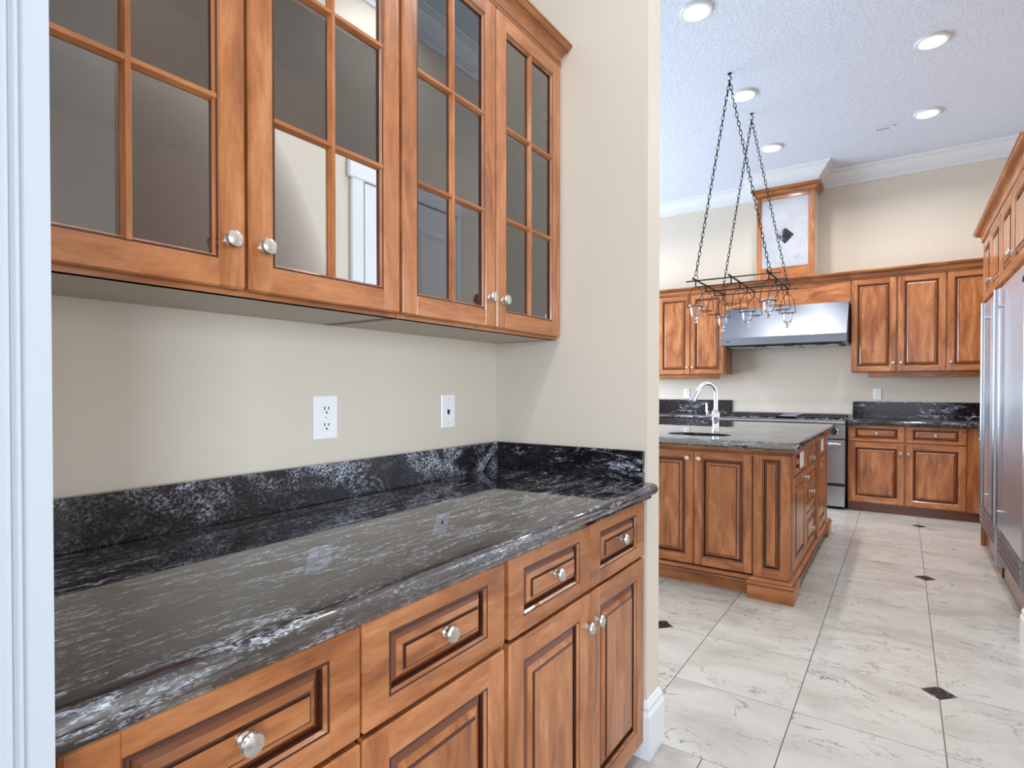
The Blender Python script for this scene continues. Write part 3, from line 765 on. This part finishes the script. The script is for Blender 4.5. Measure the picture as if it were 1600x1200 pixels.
# ------------------------------------------------------------------ island
IX0, IX1, IY0, IY1 = -2.10, -0.525, 3.56, 5.48
isl = thing('kitchen_island', 'maple kitchen island with raised-panel doors and square bracket feet', 'kitchen island', (IX1, IY0, 0))
# front posts, doors
bm = bmesh.new(); a, b, c_, d_ = IX0 - IX1 + .01, -0.012, 0.012, IY1 - IY0 - .012
box(bm, a, b, c_, c_ + .018, 0.12, 0.87); box(bm, a, b, d_ - .018, d_, 0.12, 0.87); box(bm, a, a + .018, c_, d_, 0.12, 0.87); box(bm, b - .018, b, c_, d_, 0.12, 0.87); box(bm, a, b, c_, d_, 0.12, 0.138)
mesh_obj('body', bm, WV, isl)
def isl_front(x, z, w, h, knob=None, **k):
    d = add_door(isl, x - IX1, z, w, h, 0.012, knob, **k); return d
isl_front(-1.071, 0.128, 0.343, 0.715, (0.034, 0.665), bev=0.028, fw=0.052)
isl_front(-1.417, 0.128, 0.343, 0.715, (0.309, 0.665), bev=0.028, fw=0.052)
isl_front(-1.76, 0.128, 0.34, 0.715, (0.034, 0.665), bev=0.028, fw=0.052)
def post(x0, x1, y, side=False):
    w = x1 - x0
    return w
d = add_door(isl, -0.722 - IX1, 0.120, 0.197, 0.745, 0.008, None, fw=0.050, bev=0.015, name='corner_post')
d = add_door(isl, -2.10 - IX1, 0.120, 0.197, 0.745, 0.008, None, fw=0.050, bev=0.015, name='corner_post')
# side (faces +x): parts in a rotated frame, local x = world y - IY0
def side_door(y, z, w, h, knob=None, out=0.0, **k):
    d = add_door(isl, 0, z, w, h, 0, knob, **k)
    d.rotation_euler = (0, 0, PI / 2); d.location = (out - 0.021, y - IY0, z); return d
side_door(3.555, 0.120, 0.115, 0.745, out=0.003, fw=0.03, bev=0.012, name='corner_post')
side_door(3.69, 0.705, 0.50, 0.150, None, out=0.002, fw=0.045, fh=0.03, horizontal=True, bev=.02, name='false_drawer')
side_door(3.69, 0.128, 0.50, 0.565, (0.45, 0.52), out=0.002)
side_door(4.205, 0.640, 0.47, 0.215, (0.235, 0.105), out=0.002, fh=0.036, horizontal=True, name='drawer_front')
side_door(4.205, 0.390, 0.47, 0.240, (0.235, 0.12), out=0.002, fh=0.036, horizontal=True, name='drawer_front')
side_door(4.205, 0.128, 0.47, 0.252, (0.235, 0.126), out=0.002, fh=0.036, horizontal=True, name='drawer_front')
side_door(4.70, 0.120, 0.115, 0.745, out=0.018, fw=0.03, bev=0.012, name='corner_post')
side_door(4.83, 0.705, 0.50, 0.150, None, out=0.002, fw=0.045, fh=0.03, horizontal=True, bev=.02, name='false_drawer')
side_door(4.83, 0.128, 0.50, 0.565, (0.05, 0.52), out=0.002)
side_door(5.35, 0.120, 0.13, 0.745, out=0.003, fw=0.03, bev=0.012, name='corner_post')
# mouldings: under the counter and at the foot
TOPM = [(0, 0.832), (0.010, 0.832), (0.014, 0.840), (0.014, 0.846), (0.024, 0.856), (0.032, 0.860), (0.032, 0.872), (0, 0.872)]
BOTM = [(0, 0.085), (0.028, 0.085), (0.028, 0.094), (0.020, 0.100), (0.016, 0.112), (0.008, 0.118), (0, 0.118)]
path = [(IX0 - IX1, 0.0), (0.0, 0.0), (0.0, IY1 - IY0)]
def moulding(name, prof, path, dark):
    bm = bmesh.new(); sweep(bm, prof, path)
    for f in bm.faces:
        z = f.calc_center_median().z
        if any(abs(z - d) < 0.0035 for d in dark) and abs(f.normal.z) < 0.99: f.material_index = 1
    mesh_obj(name, bm, [WH, GLAZE], isl)
moulding('top_moulding', TOPM, path, (0.843,))
moulding('base_moulding', BOTM, path, (0.097,))
mesh_obj('plinth', bx(IX0 - IX1 + .05, -0.05, 0.05, IY1 - IY0 - .05, 0.0, 0.121), WH, isl)
mesh_obj('plinth_board', bx(IX0 - IX1 + .2, -0.2, 0.03, 0.05, 0.0, 0.086), WH, isl)
def foot(x0, x1, y0, y1):
    bm = bmesh.new(); box(bm, x0, x1, y0, y1, 0, 0.083, bev=.002)
    P = [(x0, y1), (x0, y0), (x1, y0), (x1, y1), (x0, y1)]
    n0 = len(bm.faces)
    sweep(bm, [(-0.02, 0.0835), (-0.001, 0.0835), (-0.001, 0.087), (0.006, 0.089), (0.007, 0.098), (-0.004, 0.104), (-0.008, 0.108), (-0.010, 0.120), (-0.03, 0.124)], P, cap=False)
    bm.faces.ensure_lookup_table()
    for f in bm.faces[n0:]:
        if 0.0835 < f.calc_center_median().z < 0.0875 or 0.1045 < f.calc_center_median().z < 0.107: f.material_index = 1
    mesh_obj('bracket_foot', bm, [WH, GLAZE], isl)
foot(-0.219, 0.030, -0.058, 0.17)
foot(-0.12, 0.030, IY1 - IY0 - .17, IY1 - IY0 + 0.055)
foot(IX0 - IX1 - .03, IX0 - IX1 + .22, -0.058, 0.17)
# island counter with the sink cut-out
ic = tag(bpy.data.objects.new('countertop', None), 'polished black and grey granite top of the kitchen island, cut out for a sink', 'countertop')
COL.objects.link(ic); ic.location = (-0.47, 3.49, 0.872)
bm = bmesh.new()
x0, x1, y0, y1 = -1.68, 0.0, 0.0, 2.06
r = 0.021; zt, zb = 0.048, 0.004
SX, SY, SRX, SRY = -1.125 + 0.47, 3.84 - 3.49, 0.205, 0.13
def rr(ins, z, cr=0.03, n=4):
    out = []
    for cx, cy, a0 in ((x1 - cr, y0 + cr, -PI / 2), (x1 - cr, y1 - cr, 0), (x0 + cr, y1 - cr, PI / 2), (x0 + cr, y0 + cr, PI)):
        for k in range(n + 1):
            a = a0 + PI / 2 * k / n; out.append(bm.verts.new((cx + (cr - ins) * math.cos(a), cy + (cr - ins) * math.sin(a), z)))
    return out
def bridge(a, b):
    for k in range(len(a)): bm.faces.new((a[k], a[(k + 1) % len(a)], b[(k + 1) % len(a)], b[k]))
prev = rr(r, zb); first = prev
bot = rr(r + 0.003, 0.0); bridge(bot, prev)
for k in range(1, 8):
    a = -PI / 2 + PI * k / 7; q = rr(r - r * math.cos(a), (zt + zb) / 2 + (zt - zb) / 2 * math.sin(a)); bridge(prev, q); prev = q
top = prev
hole = [bm.verts.new((SX + SRX * math.copysign(abs(math.cos(a)) ** 0.8, math.cos(a)), SY + SRY * math.copysign(abs(math.sin(a)) ** 0.8, math.sin(a)), zt)) for a in [2 * PI * k / 28 for k in range(28)]]
holeb = [bm.verts.new((v.co.x, v.co.y, 0.0)) for v in hole]; bridge(hole, holeb)
he = [bm.edges.get((hole[k], hole[(k + 1) % 28])) for k in range(28)]
te = [bm.edges.get((top[k], top[(k + 1) % len(top)])) for k in range(len(top))]
bmesh.ops.triangle_fill(bm, edges=he + te, use_beauty=True, normal=(0, 0, 1))
mesh_obj('slab', bm, GR_ISL, ic, False)
# sink bowl
bm = bmesh.new()
prof = [(1.05, 0.0), (0.99, 0.0), (0.985, -0.004), (0.96, -0.10), (0.88, -0.15), (0.5, -0.165), (0.12, -0.168)]
ring = []
for s, z in prof:
    ring.append([bm.verts.new((s * SRX * math.copysign(abs(math.cos(a)) ** 0.8, math.cos(a)), s * SRY * math.copysign(abs(math.sin(a)) ** 0.8, math.sin(a)), z)) for a in [2 * PI * k / 28 for k in range(28)]])
for a, b in zip(ring, ring[1:]): bridge(a, b)
bm.faces.new(ring[-1])
sk = thing('sink', 'small undermount stainless prep sink set in the island counter', 'sink', (SX - 0.47, SY + 3.49, 0.871))
mesh_obj('bowl', bm, STEEL, sk, True)
bm = bmesh.new(); lathe(bm, [(0.04, -0.166), (0.04, -0.162), (0.03, -0.163), (0, -0.164)], seg=16); mesh_obj('drain', bm, CHROME, sk, True)
# faucet: chrome gooseneck, spout towards the sink and camera-left
fx, fy, fz = -1.118, 4.235, 0.921
fc = thing('faucet', 'tall chrome gooseneck faucet with side lever on the island counter', 'faucet', (fx, fy, fz))
bm = bmesh.new(); lathe(bm, [(0, 0), (0.028, 0), (0.028, 0.006), (0.024, 0.012), (0.024, 0.07), (0.029, 0.085), (0.029, 0.12), (0.022, 0.14), (0.018, 0.15)], seg=18); mesh_obj('faucet_body', bm, CHROME, fc, True)
sd = Vector((-0.62, -0.78, 0)).normalized()
pts = [Vector((0, 0, 0.14)), Vector((0, 0, 0.27))]
R_ = 0.075
for k in range(1, 10):
    a = PI * k / 9 * 0.86; pts.append(Vector((0, 0, 0.27)) + sd * (R_ - R_ * math.cos(a)) + Vector((0, 0, R_ * math.sin(a))))
bm = bmesh.new(); tube(bm, pts, 0.0145, 12); mesh_obj('spout', bm, CHROME, fc, True)
dirn = (pts[-1] - pts[-2]).normalized(); e0 = pts[-1]
bm = bmesh.new(); tube(bm, [e0 - dirn * .01, e0 + dirn * .01, e0 + dirn * .03, e0 + dirn * .10, e0 + dirn * .105], [0.015, 0.0185, 0.020, 0.023, 0.018], 14); mesh_obj('spray_head', bm, CHROME, fc, True)
bm = bmesh.new(); tube(bm, [(-0.02, -0.012, 0.10), (-0.05, -0.03, 0.115), (-0.056, -0.034, 0.14), (-0.058, -0.036, 0.20)], [0.012, 0.011, 0.007, 0.006], 10); mesh_obj('lever', bm, CHROME, fc, True)
# outlet plates let into the island side
for y, lab in ((3.965, 'white double outlet plate on the island side nearest the front corner post'), (5.06, 'white double outlet plate on the island side at the range end')):
    t = thing('wall_outlet', lab, 'outlet', (IX1 + 0.0025, y, 0.785), PI / 2)
    mesh_obj('cover_plate', bx(-0.075, 0.075, -0.006, -0.0003, -0.052, 0.052, bev=0.0025), WPLAST, t)
    for dx in (-0.03, 0.03):
        for dz in (-0.02, 0.02): mesh_obj('receptacle', bx(dx - .015, dx + .015, -0.0078, -0.006, dz - .013, dz + .013, bev=.0008), WPLAST, t)

# ------------------------------------------------------------------ tall refrigerator run on the right (local x = -world y, front faces -x)
XR = 0.505
def fridge(y_far, y_near, label, hinge_y, badge=False):
    w = y_far - y_near
    f = thing('refrigerator', label, 'refrigerator', (XR, y_far, 0), -PI / 2, 'built-in refrigerators')
    mesh_obj('body', bx(0.002, w - .002, 0.045, 0.70, 0.19, 1.868), RUBBER, f)
    d = mesh_obj('door', bx(0.004, w - .004, 0.0, 0.044, 0.345, 1.862, bev=.004), STEELF, f)
    hx = y_far - hinge_y
    bm = bmesh.new(); tube(bm, [(hx, -0.034, 0.385), (hx, -0.034, 1.835)], 0.0135, 14); mesh_obj('handle', bm, STEEL, d, True)
    for hz in (0.47, 1.73):
        bm = bmesh.new(); tube(bm, [(hx, -0.03, hz), (hx, 0.002, hz)], 0.009, 10); mesh_obj('handle_post', bm, STEEL, d, True)
    bm = bmesh.new(); box(bm, 0.002, 0.03, -0.004, 0.03, 0.19, 0.342, bev=.002); box(bm, w - .03, w - .002, -0.004, 0.03, 0.19, 0.342, bev=.002); box(bm, .03, w - .03, 0.018, 0.044, 0.19, 0.342)
    g = mesh_obj('grille', bm, STEEL, f)
    for k in range(4):
        bm = bmesh.new(); z = 0.200 + k * 0.036
        prism(bm, [(0.016, z), (-0.006, z - .004), (-0.008, z + .004), (-0.002, z + .016), (0.016, z + .022)], 0, 0.031, w - 0.031); mesh_obj('louver', bm, STEEL, g)
    mesh_obj('toe_block', bx(0.01, w - .01, 0.034, 0.68, 0, 0.189), GLAZE2, f)
    return f
fridge(5.69, 4.80, 'far built-in stainless refrigerator, beside the kitchen base cabinets', 5.24)
fr = fridge(4.715, 3.83, 'near built-in stainless refrigerator at the right edge of the photo', 4.56)
# small raised script mark at the top of the near door (only its first strokes are in view)
bm = bmesh.new()
pts = [Vector((0.862 + 0.010 * math.sin(a * 1.0), -0.002, 1.772 + 0.030 * (1 - k / 10))) for k, a in enumerate([PI * 2 * j / 10 for j in range(11)])]
tube(bm, pts, 0.0035, 6)
mesh_obj('badge', bm, BLACKP, fr)
fp = tag(mesh_obj('filler_post', bx(0.500, 0.60, 4.718, 4.797, 0.085, 1.866, bev=.002), STEEL), 'narrow stainless filler strip standing between the two refrigerators', 'filler')
bm = bmesh.new()
tp = thing('bridge_cabinet', 'row of maple cabinet doors with crown moulding above the two refrigerators', 'cabinet', (XR + 0.026, 5.70, 0), -PI / 2)
TW = 5.70 - 3.59
mesh_obj('carcass', bx(0, TW, 0, 0.70, 1.872, 2.372), WV, tp)
mesh_obj('side_panel', bx(-0.018, -0.0005, -0.02, 0.70, 0.0, 2.372), WV, tp)
mesh_obj('filler_panel', bx(0.90, 0.98, 0.12, 0.70, 0.0, 1.871), GLAZE2, tp)
for a, b, kx in ((5.695, 5.25, 5.275), (5.243, 4.775, 5.215), (4.735, 4.27, 4.30), (4.263, 3.805, 4.235)):
    w = a - b
    add_door(tp, 5.70 - a, 1.90, w, 0.455, 0, ((a - kx), 0.10), bev=.034)
bm = bmesh.new(); sweep(bm, [(o, z + 2.36) for o, z in KCR], [(-0.018, 0.69), (-0.018, -0.022), (TW - .001, -0.022)], flip=1, mi='crown')
mesh_obj('crown_moulding', bm, [WH, GLAZE], tp, True)

# ------------------------------------------------------------------ hanging iron rack with glass cups
ZR = 2.068; RX = -1.09
BY = [4.46, 4.735, 5.0, 5.27]; BXs = [-1.335, -1.07, -0.805]
ch = thing('hanging_rack', 'black wrought-iron hanging candle rack on four chains above the island', 'chandelier', (RX, 4.87, ZR))
org = Vector((RX, 4.87, ZR))
def L(p): return Vector(p) - org
for i, y in enumerate(BY):
    bm = bmesh.new(); tube(bm, [L((-1.41, y, ZR)), L((-0.72, y, ZR))], 0.0052, 6); mesh_obj('frame_bar', bm, IRON, ch)
for x in BXs:
    bm = bmesh.new(); tube(bm, [L((x, 4.385, ZR + .006)), L((x, 5.32, ZR + .006))], 0.0072, 6); mesh_obj('cross_bar', bm, IRON, ch)
def chain(a, b):
    a = Vector(a); b = Vector(b); d = (b - a); n = int(d.length / 0.036); t = d.normalized()
    u = t.cross(Vector((0, 1, 0))).normalized(); v = t.cross(u)
    bm = bmesh.new(); Lk, Wk = 0.0235, 0.0095
    for k in range(n):
        c = a + d * ((k + .5) / n); s = u if k % 2 else v
        pts = [c + t * (Lk * math.cos(q)) + s * (Wk * math.copysign(abs(math.sin(q)) ** .8, math.sin(q))) for q in [2 * PI * j / 10 for j in range(10)]]
        tube(bm, [L(p) for p in pts], 0.0029, 5, closed=True)
    mesh_obj('chain', bm, IRON, ch)
for hy, fy_ in ((4.475, 4.46), (5.235, 5.27)):
    for sx in (BXs[0], BXs[2]):
        chain((RX, hy, ZC - 0.055), (sx, fy_, ZR + 0.045))
        bm = bmesh.new(); tube(bm, [L((sx + 0.016 * math.cos(q), fy_, ZR + 0.022 + 0.022 * math.sin(q))) for q in [2 * PI * j / 12 for j in range(12)]], 0.003, 6, closed=True); mesh_obj('eye_ring', bm, IRON, ch)
    bm = bmesh.new(); tube(bm, [L((RX, hy, ZC - .001)), L((RX, hy, ZC - .02)), L((RX + .012, hy, ZC - .03)), L((RX + .014, hy, ZC - .045)), L((RX, hy, ZC - .058)), L((RX - .012, hy, ZC - .048))], 0.004, 6)
    lathe(bm, [(0.016, 0), (0.014, -0.006), (0.004, -0.008)], (0, 0, 1), L((RX, hy, ZC - .0005)), 10)
    mesh_obj('ceiling_hook', bm, IRON, ch)
RINGZ = ZR - 0.205
def hanger(x, y):
    bm = bmesh.new()
    tube(bm, [L((x, y, ZR)), L((x, y, ZR - .045))], 0.0052, 5)
    for sg in (-1, 1):
        pts = [(x, y, ZR - .04), (x + sg * .028, y, ZR - .06), (x + sg * .05, y, ZR - .10), (x + sg * .056, y, ZR - .15), (x + sg * .064, y, RINGZ), (x + sg * .048, y, RINGZ - .002)]
        tube(bm, [L(p) for p in pts], 0.0031, 5)
    tube(bm, [L((x + 0.047 * math.cos(q), y + 0.047 * math.sin(q), RINGZ)) for q in [2 * PI * j / 16 for j in range(16)]], 0.0031, 5, closed=True)
    mesh_obj('cup_hanger', bm, IRON, ch)
for x in BXs:
    for y in BY: hanger(x, y)
cup = None
for x, y, lab in ((BXs[0], BY[0], 'clear glass cup at the left near corner of the hanging rack'),
                  (BXs[0], BY[3], 'clear glass cup at the left far corner of the hanging rack'),
                  (BXs[1], BY[2], 'clear glass cup under the middle cross bar of the hanging rack'),
                  (BXs[2], BY[0], 'clear glass cup at the right near corner of the hanging rack, highest of five'),
                  (BXs[2], BY[3], 'clear glass cup at the right far corner of the hanging rack, rightmost of the five')):
    if cup is None:
        bm = bmesh.new()
        out = [(0, -0.128), (0.010, -0.126), (0.014, -0.116), (0.010, -0.106), (0.007, -0.100), (0.012, -0.093), (0.026, -0.078), (0.036, -0.055), (0.040, -0.02), (0.0415, 0.0), (0.052, 0.003), (0.053, 0.012), (0.048, 0.013)]
        inn = [(0.046, 0.006), (0.039, 0.004), (0.037, -0.02), (0.033, -0.052), (0.023, -0.074), (0.010, -0.086), (0, -0.088)]
        lathe(bm, out + inn, seg=20)
        cup = mesh_obj('glass_cup', bm, CUPGL, None, True)
        o = cup
    else:
        o = cup.copy(); COL.objects.link(o)
    o.location = (x, y, RINGZ + 0.0026); tag(o, lab, 'glass cup', 'glass cups in the hanging rack')

# ------------------------------------------------------------------ recessed ceiling lights
def can(x, y, label, on=60):
    t = thing('recessed_light', label, 'ceiling light', (x, y, ZC), 0, 'recessed ceiling lights')
    bm = bmesh.new(); lathe(bm, [(0.098, 0.0), (0.100, -0.010), (0.094, -0.016), (0.080, -0.016), (0.077, -0.008), (0.074, -0.003)], seg=28); mesh_obj('trim_ring', bm, TRIM, t, True)
    bm = bmesh.new(); lathe(bm, [(0.0745, -0.0035), (0.0745, -0.0045), (0.073, -0.0045)], seg=28); mesh_obj('gap_ring', bm, BLACKP, t, True)
    bm = bmesh.new(); lathe(bm, [(0.072, -0.002), (0.070, -0.008), (0.05, -0.012), (0, -0.013)], seg=24); mesh_obj('lamp_lens', bm, BULB, t, True)
    l = bpy.data.lights.new('lamp', 'AREA'); l.shape = 'DISK'; l.size = 0.14; l.energy = on; l.color = (1.0, 0.97, 0.93); l.spread = 2.6
    o = bpy.data.objects.new('lamp', l); COL.objects.link(o); o.location = (x, y, ZC - 0.02)
for x, y, lab in ((-1.085, 3.615, 'recessed ceiling light nearest the pantry wall, at the top of the photo'),
                  (-1.075, 4.86, 'recessed ceiling light beside the hanging rack chains'),
                  (-1.080, 6.08, 'recessed ceiling light in front of the hood chimney'),
                  (0.154, 4.84, 'large bright recessed ceiling light at the upper right'),
                  (0.162, 6.08, 'recessed ceiling light at the right, near the back wall crown')):
    can(x, y, lab, 18)
for i, (x, y) in enumerate(((0.10, 2.4), (-2.9, 4.2), (-2.9, 5.8), (-0.1, 0.75), (0.3, -1.6))):  # out-of-view lamps added to brighten the rooms
    can(x, y, ['added unseen recessed light above the hall', 'added unseen recessed light over the left of the kitchen, window side', 'added unseen recessed light over the left of the kitchen, range side', 'added unseen recessed light above the pantry niche', 'added unseen recessed light in the room behind'][i], (8, 22, 22, 20, 22)[i])
v = thing('ceiling_vent', 'small narrow white slot vent in the ceiling between the right-hand lights', 'vent', (-0.155, 6.20, ZC))
mesh_obj('vent_frame', bx(-0.075, 0.075, -0.032, 0.032, -0.012, -0.0005, bev=.004), TRIM, v)
mesh_obj('vent_slot', bx(-0.060, 0.045, -0.018, 0.018, -0.0135, -0.0115), plain('grey_slot', srgb(172, 175, 182), 0.6), v)
